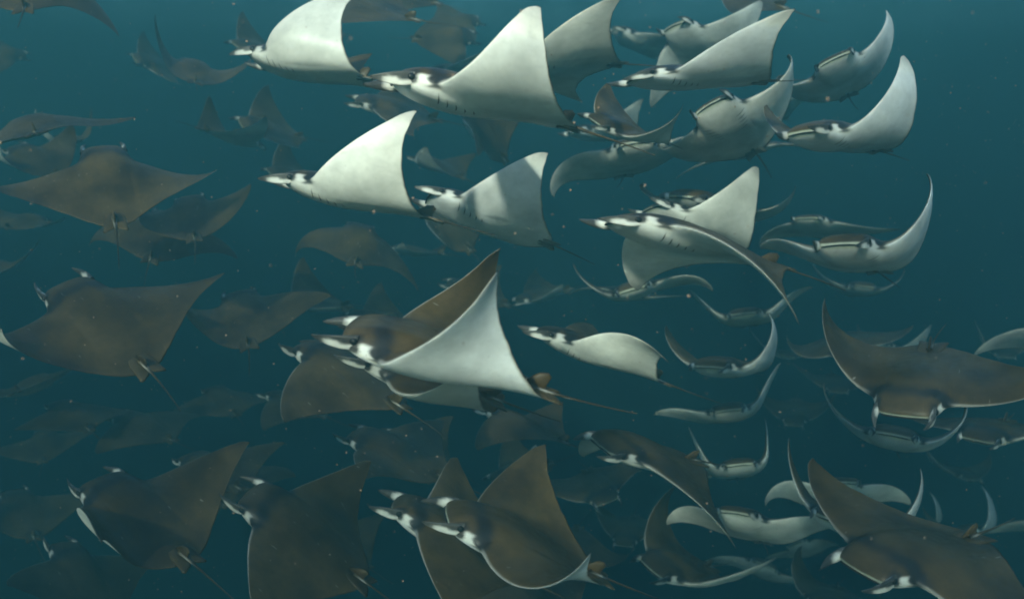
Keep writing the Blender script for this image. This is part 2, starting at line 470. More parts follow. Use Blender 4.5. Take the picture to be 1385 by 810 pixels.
# label, group, place (m), heading pitch roll (deg), half span (m), left wing, right wing (bend, curl, twist, sweep), mesh level, tail length, tail bend, gills
RAYS = [
    ('nearest ray at the centre, brown back, both wings raised, white underside and long tail', 0, (-0.240, 2.638, -0.642), (-179.139, 18.569, -5.053), 0.552, (0.993, 0.019, -1.163, 0.025), (0.085, 2.188, 0.696, -0.023), 0, 0.62, (0, 0), 1),
    ('largest pale ray at top centre, near wing raised in a tall pointed triangle', 0, (-0.132, 3.088, 0.140), (-164.947, 14.229, 2.563), 0.552, (0.096, 1.934, -0.001, -0.165), (0.203, 0.665, -0.000, -0.044), 0, 0.62, (0, 0), 1),
    ('big brown ray in the lower right corner seen from above, broad wing pointing up', 0, (1.399, 2.901, -1.416), (-150.447, 2.328, -4.059), 0.550, (-0.385, 0.899, -0.229, -0.181), (0.222, 0.488, -0.032, -0.188), 0, 0.62, (0, 0), 1),
    ('brown backed ray with both wings drooping and dark pointed horn, right of centre', 0, (0.611, 3.097, -0.339), (-164.764, 16.016, 8.886), 0.552, (-0.360, -0.856, 0.837, 0.252), (-0.225, -0.835, -0.093, -0.105), 0, 0.62, (0, 0), 1),
    ('brown ray at bottom centre with dark collar and white horn, one wing curled up', 0, (0.009, 2.982, -1.403), (-170.908, 27.492, -2.294), 0.553, (0.070, 1.137, -0.988, 0.011), (0.499, 0.093, -0.546, -0.062), 0, 0.62, (0, 0), 1),
    ('large brown ray at right edge seen from above, diving forward, thin wing tip straight up', 0, (1.618, 3.439, -0.946), (-123.073, -13.941, 2.924), 0.549, (0.179, 0.646, -0.345, -0.471), (0.565, 0.982, 0.037, 0.070), 0, 0.62, (0, 0), 1),
    ('brown ray tucked directly under the nearest centre ray, white spotted cheek, rounded wing', 0, (-0.382, 3.564, -0.922), (-159.872, 26.280, -27.261), 0.553, (0.534, 1.406, -0.643, -0.113), (-0.280, 0.088, -0.069, 0.096), 0, 0.62, (0, 0), 1),
    ('bright white ray left of centre, straight wing raised like a sail, horns pointing left', 0, (-0.683, 3.730, -0.222), (-177.461, 15.595, 9.309), 0.552, (0.728, 1.188, 0.331, 0.115), (0.397, 0.434, 0.046, 0.030), 0, 0.62, (0, 0), 1),
    ('large reddish brown ray at middle left seen from above, white marked horns, pale tail stripe', 0, (-1.734, 3.651, -0.729), (148.500, 29.863, -19.334), 0.549, (0.148, 1.471, -0.351, -0.183), (-0.082, 0.190, -0.705, 0.003), 0, 0.62, (0, 0), 1),
    ('brown ray at lower left with one wing curled over to show its white underside', 0, (-1.584, 3.512, -1.529), (147.436, 19.956, -4.785), 0.553, (1.122, -0.281, 0.165, 0.420), (0.460, 0.437, -0.173, -0.023), 0, 0.62, (0, 0), 1),
    ('large square brown ray at bottom left of centre, wing running off the bottom edge', 0, (-0.916, 3.555, -1.628), (169.244, 35.070, -8.740), 0.554, (0.190, -0.167, 0.208, 0.042), (-0.236, 1.647, 0.411, -0.155), 0, 0.62, (0, 0), 1),
    ('brown ray directly behind and left of the dark collared ray at bottom centre', 0, (-0.269, 3.573, -1.654), (175.246, 30.295, 5.648), 0.552, (-0.131, -0.171, 0.016, 0.064), (0.331, 0.135, -0.001, -0.458), 0, 0.62, (0, 0), 1),
    ('nearest head-on ray at right, wide dark mouth line, one wing sweeping tall and curved up', 0, (1.550, 3.951, -0.501), (-127.567, 17.878, 7.714), 0.551, (0.765, 1.180, -0.204, -0.180), (0.470, -0.271, 0.246, 0.140), 0, 0.62, (0, 0), 1),
    ('pale ray right of top centre with dark horn tips, wing cut by the top edge', 0, (0.805, 4.115, 0.280), (-162.742, 0.494, 7.281), 0.551, (0.578, 0.509, 0.211, 0.141), (0.351, 0.226, 0.029, 0.037), 0, 0.62, (0, 0), 1),
    ('brown backed ray with long wing drooping to lower right, lower right of centre', 0, (0.603, 3.870, -1.391), (-143.671, 18.484, -13.170), 0.552, (-0.201, -0.273, 0.557, 0.143), (-0.632, -0.347, 0.088, -0.062), 0, 0.62, (0, 0), 1),
    ('ray behind the big brown corner ray, two thin wings raised above its outline', 0, (1.538, 3.819, -1.714), (-123.400, 22.951, -9.305), 0.554, (1.113, 1.065, -0.038, -0.008), (0.703, 0.595, 0.147, 0.031), 0, 0.62, (0, 0), 1),
    ('glowing white ray at upper right, rightmost of the upper school, wing raised in a crescent', 0, (1.532, 4.252, 0.012), (-143.207, 8.597, 7.664), 0.552, (0.589, 1.735, 0.137, -0.146), (0.492, 0.559, 0.032, -0.114), 0, 0.62, (0, 0), 1),
    ('white bellied ray right of centre with rounded drooping wing and short brown tail fin', 0, (0.380, 4.141, -0.992), (-173.602, 23.934, 7.978), 0.552, (0.744, -1.017, 0.336, 0.081), (0.464, -0.189, 0.046, -0.088), 0, 0.62, (0, 0), 1),
    ('grey bellied ray directly to the right of the bright white sail-winged ray', 0, (-0.149, 4.290, -0.352), (-170.553, 22.304, 23.096), 0.553, (0.319, 1.031, 0.004, -0.033), (0.271, 0.386, 0.000, -0.009), 0, 0.62, (0, 0), 1),
    ('flat brown ray left of centre, under the nearest centre ray, square wing pointing down', 0, (-0.836, 4.265, -1.112), (152.471, 22.244, 1.874), 0.553, (-0.196, 0.280, 0.185, -0.007), (0.076, 0.155, 0.024, -0.169), 0, 0.62, (0, 0), 1),
    ('large brown ray at upper left seen from behind above, tail hanging straight down', 0, (-2.052, 4.547, -0.185), (117.483, 35.276, -4.907), 0.547, (0.038, 0.852, -0.337, 0.178), (-0.190, 0.505, -0.608, -0.073), 0, 0.62, (0, 0), 1),
    ('glowing white ray at upper left, rounded wing raised to the top edge of the picture', 0, (-1.089, 4.738, 0.387), (167.675, 11.551, 18.338), 0.552, (1.616, 0.648, -0.128, 0.141), (0.670, 0.269, -0.018, 0.037), 0, 0.62, (0, 0), 1),
    ('pale ray with raised wing directly above and behind the brown ray with drooping wings', 0, (0.930, 4.634, -0.439), (-156.305, 25.644, 19.309), 0.552, (0.524, 1.108, -0.133, -0.142), (0.334, 0.410, -0.018, -0.038), 1, 0.62, (0, 0), 1),
    ('ray just behind the tall triangular wing at top centre, broad pale wing, head hidden', 0, (0.202, 4.802, 0.418), (-166.042, 0.875, 10.945), 0.554, (0.425, 0.222, 0.095, 0.122), (-0.082, -0.211, 0.025, 0.378), 1, 0.62, (0, 0), 1),
    ('dim ray behind the raised wing above the drooping brown ray, thin wing showing right', 0, (1.132, 5.141, -0.375), (-130.116, 16.556, -1.584), 0.597, (-0.166, 1.660, -0.420, -0.122), (0.122, 0.580, -0.058, -0.032), 1, 0.62, (0, 0), 1),
    ('wide grey bellied ray facing forward under the upper right wing that leaves the picture', 0, (1.223, 5.054, 0.093), (-128.457, 22.907, 31.679), 0.576, (0.029, 1.642, -0.337, -0.234), (0.051, 1.607, -0.134, 0.130), 1, 0.62, (0, 0), 1),
    ('dark ray underneath the dark collared brown ray, cut by the bottom edge', 0, (0.079, 4.463, -2.409), (136.111, 5.764, 34.409), 0.552, (-0.728, -0.255, 0.089, -0.316), (0.577, 0.502, -0.010, -0.181), 1, 0.62, (0, 0), 1),
    ('dim head-on ray below the horns of the large brown ray at right edge', 0, (2.090, 4.640, -1.603), (-115.585, 24.588, -3.540), 0.552, (0.592, 1.499, -0.088, 0.052), (0.400, 1.005, -0.007, 0.042), 1, 0.62, (0, 0), 1),
    ('ray with pale wing hanging down to the left, below the small dark curling ray', 0, (0.755, 5.716, -0.092), (-91.603, 19.068, 8.036), 0.621, (0.515, -1.351, 0.172, 0.078), (0.230, -1.340, 0.574, 0.008), 1, 0.62, (0, 0), 0),
    ('pale green head-on ray with broad flat wings, lower right, wide mouth line', 0, (1.347, 4.773, -2.155), (-124.314, 36.685, 5.707), 0.548, (0.476, -0.302, 0.212, -0.012), (0.321, -0.784, 0.402, -0.028), 1, 0.62, (0, 0), 1),
    ('flat winged brown ray seen from behind at left edge, level wing stretching right', 0, (-2.791, 5.246, 0.082), (121.477, 4.832, -17.384), 0.547, (-0.390, 2.216, -0.178, 0.023), (-0.413, 0.617, 0.154, 0.079), 1, 0.62, (0, 0), 1),
    ('head-on ray with both thin wings raised round like a U, right of centre', 0, (1.256, 5.067, -1.308), (-124.282, 15.207, 5.486), 0.554, (0.824, 1.575, -0.208, -0.108), (0.508, 0.570, -0.027, 0.022), 1, 0.62, (0, 0), 1),
    ('small brown ray at bottom right of centre, wings raised in a V', 0, (0.975, 4.874, -2.462), (-136.017, 18.490, -17.180), 0.550, (0.800, 0.502, -0.025, 0.219), (0.542, 1.082, 0.129, 0.162), 1, 0.62, (0, 0), 1),
    ('dim dark brown ray below the flat brown ray left of centre, thin white horns', 0, (-0.717, 5.027, -1.803), (157.438, 17.401, -3.094), 0.552, (0.458, -0.260, 0.030, -0.007), (0.131, -0.162, 0.012, -0.144), 1, 0.62, (0, 0), 1),
    ('topmost ray at the right against open blue water, face forward, one wing straight up', 0, (1.949, 5.416, 0.394), (-118.734, 16.494, 26.230), 0.553, (0.518, 1.410, 0.296, -0.059), (0.245, 2.242, -0.113, 0.145), 1, 0.62, (0, 0), 1),
    ('brown ray cut by the top edge in the upper left corner, tail hanging down', 0, (-2.865, 5.519, 0.936), (109.116, 33.756, -5.244), 0.548, (-0.140, -0.588, 0.095, -0.113), (-0.627, -0.364, -0.007, 0.058), 1, 0.62, (0, 0), 1),
    ('dark backed ray tucked under the large brown ray, at the right edge', 0, (2.908, 5.168, -1.723), (-132.862, 2.368, 0.481), 0.550, (0.651, 1.556, -0.141, -0.070), (-0.150, 0.190, -0.007, -0.013), 1, 0.62, (0, 0), 1),
    ('very dark ray cut by the bottom edge in the lower left corner', 0, (-2.689, 5.151, -2.662), (140.696, 33.226, 21.450), 0.550, (0.172, 0.027, 0.003, -0.189), (0.087, -0.023, 0.005, -0.271), 1, 0.62, (0, 0), 0),
    ('dark brown ray seen from behind between the large reddish brown ray and the centre', 0, (-1.679, 5.435, -1.056), (110.825, 19.605, -11.937), 0.550, (0.719, 1.254, -0.285, 0.363), (0.182, 0.240, 0.191, 0.057), 1, 0.62, (0, 0), 0),
    ('brown ray cut by the top edge, between the glowing white ray and top centre', 0, (-0.983, 6.109, 0.878), (171.531, 13.539, -13.989), 0.553, (-0.111, -0.097, 0.006, -0.314), (0.301, 0.222, -0.010, -0.339), 1, 0.62, (0, 0), 0),
    ('small dark backed ray curling one white edged wing upward, right of the largest pale ray', 0, (0.549, 4.426, 0.063), (-144.294, 11.974, -23.220), 0.409, (0.816, 0.509, -0.893, 0.010), (0.424, 0.226, -0.123, 0.003), 0, 0.62, (0, 0), 1),
    ('ray with small curled wings partly hidden behind the drooping brown ray wing, right of centre', 0, (0.836, 5.901, -0.987), (-103.553, 13.100, 17.450), 0.549, (0.148, -1.008, 0.379, 0.006), (0.698, 0.692, -0.017, 0.027), 1, 0.62, (0, 0), 0),
    ('ray at right edge behind the large brown ray, pale arched wing drooping left', 0, (3.712, 5.897, -1.324), (-119.562, 29.225, -9.594), 0.548, (0.807, 0.524, 0.009, -0.000), (-0.412, -0.422, 0.231, 0.001), 1, 0.62, (0, 0), 0),
    ('dim brown ray beneath the tail of the nearest centre ray, white rimmed wing', 0, (0.062, 5.814, -1.895), (147.367, 10.413, 21.400), 0.552, (-0.356, -0.395, 0.129, -0.232), (0.486, 0.320, 0.000, -0.219), 1, 0.62, (0, 0), 0),
    ('ray with white face and two upright horns, right of top centre, banked over sideways', 0, (1.267, 6.282, 0.658), (-137.480, 22.961, 18.843), 0.552, (0.271, 1.352, -0.100, 0.056), (-0.768, 0.211, -0.048, 0.003), 1, 0.62, (0, 0), 0),
    ('head-on ray with both wings raised in a deep U, below middle right', 0, (1.503, 5.612, -2.144), (-103.209, 29.510, 10.261), 0.533, (1.296, 0.349, 0.094, 0.007), (1.207, 0.249, 0.074, -0.008), 1, 0.62, (0, 0), 0),
    ('very dark ray just above the curled-wing brown ray at lower left', 0, (-2.112, 5.900, -2.249), (140.990, 8.277, -1.079), 0.549, (0.156, 0.088, -0.002, 0.081), (0.189, 0.100, -0.002, -0.023), 1, 0.62, (0, 0), 0),
    ('dim brown ray lowest of the three overlapping at upper left, drooping wing points', 0, (-2.659, 6.705, -0.669), (97.405, 25.331, 14.636), 0.592, (-0.097, -1.287, 0.074, -0.198), (0.222, -0.691, -0.030, -0.036), 1, 0.62, (0, 0), 0),
    ('head-on ray in the middle right, one wing drooping left and the other raised right', 0, (1.529, 5.994, -1.879), (-107.182, 23.935, 12.440), 0.550, (0.967, 0.003, 0.139, 0.013), (0.345, -0.080, 0.341, 0.024), 1, 0.62, (0, 0), 0),
    ('dim head-on ray with both wings arching down, above the big brown corner ray', 0, (2.295, 5.948, -2.442), (-99.430, 38.132, 3.252), 0.548, (0.221, -0.529, 0.412, -0.009), (0.502, -1.537, 0.393, -0.022), 1, 0.62, (0, 0), 0),
    ('dark ray cut by the top edge at right of centre, pale tail trailing right', 0, (1.618, 6.682, 1.095), (175.891, 22.156, -26.980), 0.554, (0.010, -0.087, 0.009, -0.265), (0.488, 0.225, -0.004, -0.319), 1, 0.62, (0, 0), 0),
    ('far head-on ray, wings in a shallow V, beside the drooping brown wing tip', 0, (1.712, 6.348, -1.263), (-109.754, 19.280, 10.226), 0.550, (0.838, -0.524, 0.153, 0.001), (0.876, 0.201, 0.162, 0.016), 1, 0.62, (0, 0), 0),
    ('dim pale ray spread flat underneath the wide grey bellied ray, upper right', 0, (1.710, 6.596, -0.060), (-102.518, 1.597, 14.658), 0.548, (-0.161, -0.505, 0.045, 0.001), (-0.045, -0.349, 0.031, 0.001), 1, 0.62, (0, 0), 0),
    ('brown ray right behind the large brown ray at upper left, pale wing tip curled up', 0, (-2.287, 6.342, -0.505), (111.773, 23.434, -9.234), 0.535, (0.012, 2.897, -0.186, 0.226), (0.345, 1.032, 0.146, -0.000), 1, 0.62, (0, 0), 0),
    ('faint brown ray with arched drooping wings, above the twin-winged ray at centre', 0, (-1.134, 6.523, -0.716), (95.088, 20.401, 14.328), 0.550, (0.030, -1.791, 0.092, -0.147), (-0.419, -0.267, 0.031, 0.114), 1, 0.62, (0, 0), 0),
    ('dim head-on ray with flat outstretched wing, just above the nearest head-on ray at right', 0, (2.270, 6.585, -0.614), (-126.247, 17.856, 5.070), 0.548, (-0.217, 0.644, -0.066, 0.145), (-0.036, -0.584, 0.063, 0.203), 1, 0.62, (0, 0), 0),
    ('dim brown ray underneath the glowing white ray and the largest pale ray', 0, (-0.913, 6.857, 0.254), (-168.017, 13.299, -16.964), 0.553, (-0.011, -0.085, 0.007, 0.034), (0.370, 0.181, -0.004, 0.025), 1, 0.62, (0, 0), 0),
    ('dim ray between the curled-wing brown ray and the square brown ray, arched wing right', 0, (-2.153, 6.636, -2.617), (86.840, 10.357, -14.332), 0.548, (0.538, 0.157, 0.008, 0.055), (0.128, -0.118, 0.052, 0.080), 1, 0.62, (0, 0), 0),
    ('dim pale ray at lower right edge, one arched wing reaching in from the right', 0, (4.285, 6.615, -3.002), (-128.013, 30.197, 3.787), 0.547, (0.557, 0.412, 0.006, -0.002), (-0.317, -0.023, 0.138, 0.007), 2, 0.62, (0, 0), 0),
    ('brown ray seen from behind at upper left, narrow wing raised high on its left', 0, (-2.544, 7.300, 0.559), (110.159, 17.629, 12.942), 0.551, (0.834, 0.753, 0.116, -0.054), (0.421, 0.978, -0.096, 0.009), 2, 0.62, (0, 0), 0),
    ('ray hidden behind the large brown ray at right edge, only a curled brown wing showing', 0, (2.693, 6.959, -1.603), (-99.952, -4.574, 15.179), 0.549, (-0.198, 0.532, -0.025, -0.004), (-0.270, 2.022, -0.200, -0.018), 2, 0.62, (0, 0), 0),
    ('dark ray cut by the bottom edge, wing upright, left of big brown corner ray', 0, (2.556, 6.646, -3.617), (-122.377, 10.305, -0.773), 0.552, (0.036, -2.474, 0.164, 0.101), (0.857, 0.747, -0.418, 0.055), 2, 0.62, (0, 0), 0),
    ('dim dark ray facing forward low in the water, below and right of centre', 0, (0.713, 6.931, -2.797), (-79.919, -3.395, 18.336), 0.551, (0.475, -2.971, 0.167, 0.323), (0.625, -0.587, -0.452, 0.123), 2, 0.62, (0, 0), 0),
    ('dark brown ray in the left edge underneath the large reddish brown ray', 0, (-3.969, 7.101, -1.980), (102.472, -7.818, -20.130), 0.548, (0.499, 0.424, -0.011, -0.003), (0.007, 0.414, -0.019, 0.003), 2, 0.62, (0, 0), 0),
    ('brown ray hanging under the largest pale ray, white wing edge curled at its left', 0, (-0.283, 7.874, 0.139), (-177.627, 53.160, -35.029), 0.553, (0.904, -1.063, 0.161, 0.093), (0.694, -0.091, 0.016, 0.050), 2, 0.62, (0, 0), 0),
    ('dark ray with upright wing showing above the dark brown ray left of centre', 0, (-1.777, 7.730, -1.391), (-150.075, 10.243, -12.350), 0.553, (0.364, 0.207, 0.019, -0.068), (0.621, 0.446, 0.138, -0.258), 2, 0.62, (0, 0), 0),
    ('faint pale ray low behind the ray with small curled wings, right of centre', 0, (1.021, 7.746, -1.316), (-95.397, 10.018, -11.325), 0.548, (0.302, -0.086, 0.008, 0.002), (-0.010, -0.809, 0.084, 0.001), 2, 0.62, (0, 0), 0),
    ('dim ray at the top edge with long thin tail, above the largest pale ray', 0, (-1.005, 8.219, 1.324), (-179.753, 16.967, -25.672), 0.553, (-0.124, -0.137, 0.009, -0.212), (0.419, 0.251, -0.009, -0.255), 2, 0.62, (0, 0), 0),
    ('small pale triangular wing of a ray standing up behind the small dark curling ray', 0, (0.781, 8.035, 0.070), (-160.724, 6.305, 11.224), 0.555, (0.300, 0.712, -0.124, 0.046), (0.265, 0.288, -0.017, 0.012), 2, 0.62, (0, 0), 0),
    ('dim pale ray low in the water behind the brown V-winged ray at the bottom', 0, (2.509, 8.320, -4.227), (-99.124, 35.575, -21.548), 0.614, (0.327, 0.103, 0.020, 0.006), (-0.207, -0.441, 0.196, 0.004), 2, 0.62, (0, 0), 0),
    ('dim brown ray cut by the left edge at middle height, thin wing tip raised', 0, (-4.741, 8.019, -1.134), (108.032, 1.238, -4.610), 0.549, (0.720, 0.433, -0.009, -0.003), (0.558, 0.430, -0.019, 0.004), 2, 0.62, (0, 0), 0),
    ('faint dark ray whose wing peeks above the horns of the twin-winged ray at centre', 0, (-1.244, 8.079, -1.608), (-168.565, 10.094, 0.387), 0.553, (0.356, 0.199, -0.004, -0.061), (0.594, 0.423, -0.032, -0.230), 2, 0.62, (0, 0), 0),
    ('faint dark ray swimming right with thin tail behind, left of the bright sail-winged ray', 0, (-2.473, 7.994, 0.041), (60.974, -11.848, 4.762), 0.528, (0.843, 1.019, -0.097, -0.064), (0.432, 0.383, -0.013, -0.017), 2, 0.62, (0, 0), 0),
    ('dim ray showing little more than its spotted cheek between two pale wings at the top', 0, (1.199, 8.820, 0.949), (-155.857, 25.395, 0.142), 0.553, (0.139, -0.162, 0.043, 0.040), (0.216, 0.019, 0.006, 0.011), 2, 0.62, (0, 0), 0),
    ('faint dark ray with triangular wing, below the glowing white ray at upper left', 0, (-2.350, 8.675, 0.125), (-138.066, 11.364, -33.640), 0.553, (0.360, 0.092, 0.000, -0.028), (0.607, 0.074, 0.003, -0.107), 2, 0.62, (0, 0), 0),
    ('small far head-on ray with short curled up wings, below the tall curved wing at right', 0, (3.342, 8.414, -1.397), (-103.776, 18.129, -4.121), 0.550, (0.483, 0.964, -0.056, 0.026), (0.340, 0.927, -0.051, 0.009), 2, 0.62, (0, 0), 0),
    ('far ray at lower right edge with one thin upright wing above the corner ray', 0, (4.469, 8.117, -3.729), (-134.529, 16.385, 25.930), 0.553, (1.079, 1.198, -0.079, -0.019), (0.573, 0.648, -0.027, 0.017), 2, 0.62, (0, 0), 0),
    ('dark brown ray between the sail-winged ray and the nearest centre ray, seen from behind', 0, (-0.647, 8.736, -0.771), (154.580, 44.895, -25.334), 0.551, (0.733, 0.433, -0.013, 0.325), (0.561, 0.096, 0.011, 0.309), 2, 0.62, (0, 0), 0),
    ('far ray whose white horn just clears the back of the large brown ray at right', 0, (3.836, 8.814, -2.088), (-134.752, 26.615, 1.561), 0.552, (0.961, 0.610, -0.015, -0.014), (0.657, 0.430, -0.010, 0.011), 2, 0.62, (0, 0), 0),
    ('faint dark fin shaped ray just left of the glowing white ray at upper left', 0, (-2.649, 9.557, 0.957), (-124.461, 3.371, -27.409), 0.555, (0.364, 0.127, 0.017, -0.032), (0.620, 0.187, 0.127, -0.121), 2, 0.62, (0, 0), 0),
    ('faint far ray with thin wing beside the white wing behind the big brown corner ray', 0, (4.324, 8.832, -4.055), (-127.051, 10.123, 26.197), 0.553, (1.064, 1.099, -0.070, -0.012), (0.452, 0.463, -0.016, 0.008), 2, 0.62, (0, 0), 0),
    ('faint dark wing of a ray behind the wide grey bellied ray, pointing right', 0, (2.674, 9.739, 0.322), (-148.004, 10.571, 16.494), 0.552, (0.003, 0.346, 0.013, 0.008), (0.174, 0.176, 0.002, 0.002), 2, 0.62, (0, 0), 0),
    ('dim grey ray swimming right, above the horns of the largest pale ray', 0, (-0.694, 10.082, 1.135), (17.296, 3.907, 46.429), 0.551, (-0.105, -0.208, 0.015, -0.344), (0.100, -0.024, 0.003, -0.273), 2, 0.62, (0, 0), 0),
    ('faint dark ray whose wing tip shows just above the bright sail-winged ray horns', 0, (-2.513, 10.127, -0.356), (-127.932, 5.084, -29.016), 0.555, (0.410, 0.188, 0.000, 0.001), (0.769, 0.386, 0.003, 0.005), 2, 0.62, (0, 0), 0),
    ('faint far ray behind the flat winged brown ray at left, two dark wing tips showing', 0, (-5.127, 10.382, 0.030), (126.129, -0.233, -0.599), 0.553, (0.986, 0.576, -0.011, 0.003), (1.093, 0.645, -0.013, -0.004), 2, 0.62, (0, 0), 0),
    ('very small dim ray just below the pale green head-on ray with broad flat wings', 0, (3.481, 9.885, -4.747), (-136.753, 29.421, 40.969), 0.549, (-0.180, -1.509, 0.124, -0.178), (0.356, -0.317, 0.021, -0.173), 2, 0.62, (0, 0), 0),
    ('faint ray behind the trailing edge of the glowing white ray at upper left', 0, (-2.406, 11.326, 1.347), (-140.531, 0.493, -34.949), 0.551, (-0.295, -0.187, 0.006, 0.133), (0.247, 0.161, -0.006, 0.130), 2, 0.62, (0, 0), 0),
    ('far grey ray swimming right with white horn, at the top left of the largest wing', 0, (-0.677, 11.826, 1.523), (24.937, 8.870, 34.209), 0.552, (0.012, -0.070, 0.005, -0.076), (0.023, -0.053, 0.004, -0.150), 2, 0.62, (0, 0), 0),
    ('small far ray with thin upright wing tip above the large brown ray at right edge', 0, (6.329, 11.198, -2.642), (-102.669, -7.004, -1.127), 0.551, (0.842, 0.271, 0.002, 0.007), (1.150, 0.079, 0.047, -0.011), 2, 0.62, (0, 0), 0),
    ('faint dark ray just left of the brown ray with the high narrow wing, upper left', 0, (-4.748, 12.073, 1.028), (-119.891, 8.416, -42.598), 0.553, (0.247, 0.192, 0.011, -0.030), (0.241, 0.399, 0.081, -0.112), 2, 0.62, (0, 0), 0),
    ('tiny far ray in the gap right of the U-winged head-on ray', 0, (3.667, 11.694, -2.816), (-95.420, 7.577, -7.879), 0.549, (0.371, 0.173, -0.001, 0.001), (0.609, 0.300, -0.004, -0.001), 2, 0.62, (0, 0), 0),
    ('faint small ray at the left edge near the top, head pointing right', 0, (-7.119, 12.831, 1.225), (35.471, -1.087, 34.266), 0.549, (-0.074, -0.132, 0.007, 0.037), (0.026, -0.060, 0.004, 0.095), 2, 0.62, (0, 0), 0),
    ('faint far ray just under the level flat winged brown ray, far left', 1, (-4.425, 8.301, -0.145), (152.870, 23.064, -16.077), 0.579, (0.503, 1.277, -0.108, 0.000), (0.589, 1.527, 0.058, 0.000), 2, .62, (0, 0), 0),
    ('faint far ray at the left edge under the large upper left brown ray', 1, (-5.205, 9.500, -0.831), (86.442, 4.574, 13.984), 0.550, (0.163, 0.322, 0.129, 0.000), (0.411, 0.386, -0.082, 0.000), 2, .62, (0, 0), 0),
    ('faint far ray between the sail-winged ray and its grey bellied neighbour', 1, (-0.811, 9.603, -0.246), (148.824, 19.355, 1.120), 0.543, (0.547, 0.329, -0.086, 0.000), (0.295, 0.633, 0.052, 0.000), 2, .62, (0, 0), 0),
    ('faint far ray above the back of the largest pale ray', 1, (-0.619, 9.267, 0.727), (203.155, -8.052, 2.145), 0.546, (0.110, 0.331, 0.085, 0.000), (0.006, 0.245, -0.136, 0.000), 2, .62, (0, 0), 0),
    ('faint far ray in dark water below the large reddish brown ray', 1, (-3.784, 7.314, -2.286), (140.629, 12.816, -2.409), 0.506, (0.030, 0.192, -0.172, 0.000), (-0.256, 0.140, 0.011, 0.000), 2, .62, (0, 0), 0),
    ('faint far ray near the left edge, low, above the curled-wing ray', 1, (-4.744, 8.609, -3.003), (114.220, 14.460, -6.241), 0.506, (0.174, 0.310, 0.002, 0.000), (0.180, 0.173, -0.051, 0.000), 2, .62, (0, 0), 0),
    ('faint far ray right below the tail of the large reddish brown ray', 1, (-3.350, 7.682, -2.505), (155.187, 13.495, -1.237), 0.592, (-0.139, 0.245, -0.040, 0.000), (-0.068, -0.008, 0.127, 0.000), 2, .62, (0, 0), 0),
    ('faint far ray below the square wing of the flat brown ray', 1, (-2.083, 8.102, -2.424), (155.551, 13.282, 6.656), 0.565, (-0.337, 0.135, 0.095, 0.000), (-0.137, -0.118, 0.089, 0.000), 2, .62, (0, 0), 0),
    ('faint far ray in the dark gap left of the flat brown ray', 1, (-3.009, 8.881, -2.617), (128.649, 13.406, -2.423), 0.562, (-0.022, 0.437, 0.142, 0.000), (-0.163, -0.445, -0.138, 0.000), 2, .62, (0, 0), 0),
    ('faint far ray below the flat brown ray near centre', 1, (-0.828, 7.169, -2.533), (166.477, 24.401, 3.608), 0.547, (0.567, 0.551, 0.002, 0.000), (0.788, 0.280, -0.102, 0.000), 2, .62, (0, 0), 0),
    ('faint far ray behind the upright brown wing at bottom centre', 1, (0.051, 7.797, -3.005), (199.467, -8.887, -7.915), 0.500, (0.901, 1.233, 0.125, 0.000), (0.500, 0.780, -0.071, 0.000), 2, .62, (0, 0), 0),
    ('faint far ray under the collared ray at bottom centre', 1, (-0.447, 6.940, -3.259), (162.085, 14.419, -11.560), 0.576, (-0.111, 0.384, -0.054, 0.000), (-0.264, 0.597, -0.049, 0.000), 2, .62, (0, 0), 0),
    ('faint far ray right of the square brown ray at the bottom', 1, (-1.544, 7.303, -3.499), (151.716, 18.184, -5.720), 0.525, (0.505, 0.434, -0.020, 0.000), (0.365, 0.380, 0.110, 0.000), 2, .62, (0, 0), 0),
    ('faint far ray right of the collared ray tail at bottom centre', 1, (0.543, 7.859, -3.802), (252.091, -11.366, -5.330), 0.568, (-0.361, 0.929, -0.071, 0.000), (-0.217, 1.091, -0.071, 0.000), 2, .62, (0, 0), 0),
    ('faint far ray left of the brown V-winged ray at the bottom', 1, (1.234, 8.829, -4.062), (252.063, -4.431, 0.582), 0.559, (0.901, 0.676, 0.110, 0.000), (0.797, 0.231, -0.049, 0.000), 2, .62, (0, 0), 0),
    ('faint far ray at the left edge beside the curled-wing brown ray', 1, (-4.417, 7.549, -3.260), (130.176, 17.472, 7.258), 0.623, (0.595, 0.949, -0.026, 0.000), (0.278, 0.615, -0.041, 0.000), 2, .62, (0, 0), 0),
    ('faint far ray among the three overlapping brown rays at upper left', 1, (-3.688, 10.000, -0.875), (116.180, 3.836, -1.113), 0.521, (0.285, 1.051, 0.041, 0.000), (0.298, 0.379, -0.071, 0.000), 2, .62, (0, 0), 0),
    ('faint far ray beside the raised wing tips of the nearest centre ray', 1, (-0.394, 8.876, -1.489), (172.629, 20.336, -9.408), 0.549, (0.037, 0.381, -0.009, 0.000), (0.365, 0.202, -0.271, 0.000), 2, .62, (0, 0), 0),
    ('faint far ray above the horns of the white bellied ray', 1, (0.300, 9.461, -1.628), (195.371, -9.336, -2.918), 0.530, (0.310, 0.701, 0.028, 0.000), (0.389, 0.245, -0.014, 0.000), 2, .62, (0, 0), 0),
    ('faint far ray left of the deep U winged head-on ray', 1, (1.880, 9.033, -3.482), (248.074, -7.912, 3.837), 0.532, (0.175, 0.996, 0.055, 0.000), (0.519, 0.897, -0.090, 0.000), 2, .62, (0, 0), 0),
    ('faint far ray right of the middle head-on rays, tiny', 1, (3.347, 10.105, -3.159), (251.006, -12.095, 1.878), 0.564, (0.425, 0.766, -0.019, 0.000), (0.499, 0.565, -0.084, 0.000), 2, .62, (0, 0), 0),
    ('faint far ray behind the drooping brown ray near its head', 1, (1.948, 10.968, -1.143), (260.878, -2.006, 9.008), 0.561, (0.369, 1.240, 0.012, 0.000), (0.548, 0.951, -0.044, 0.000), 2, .62, (0, 0), 0),
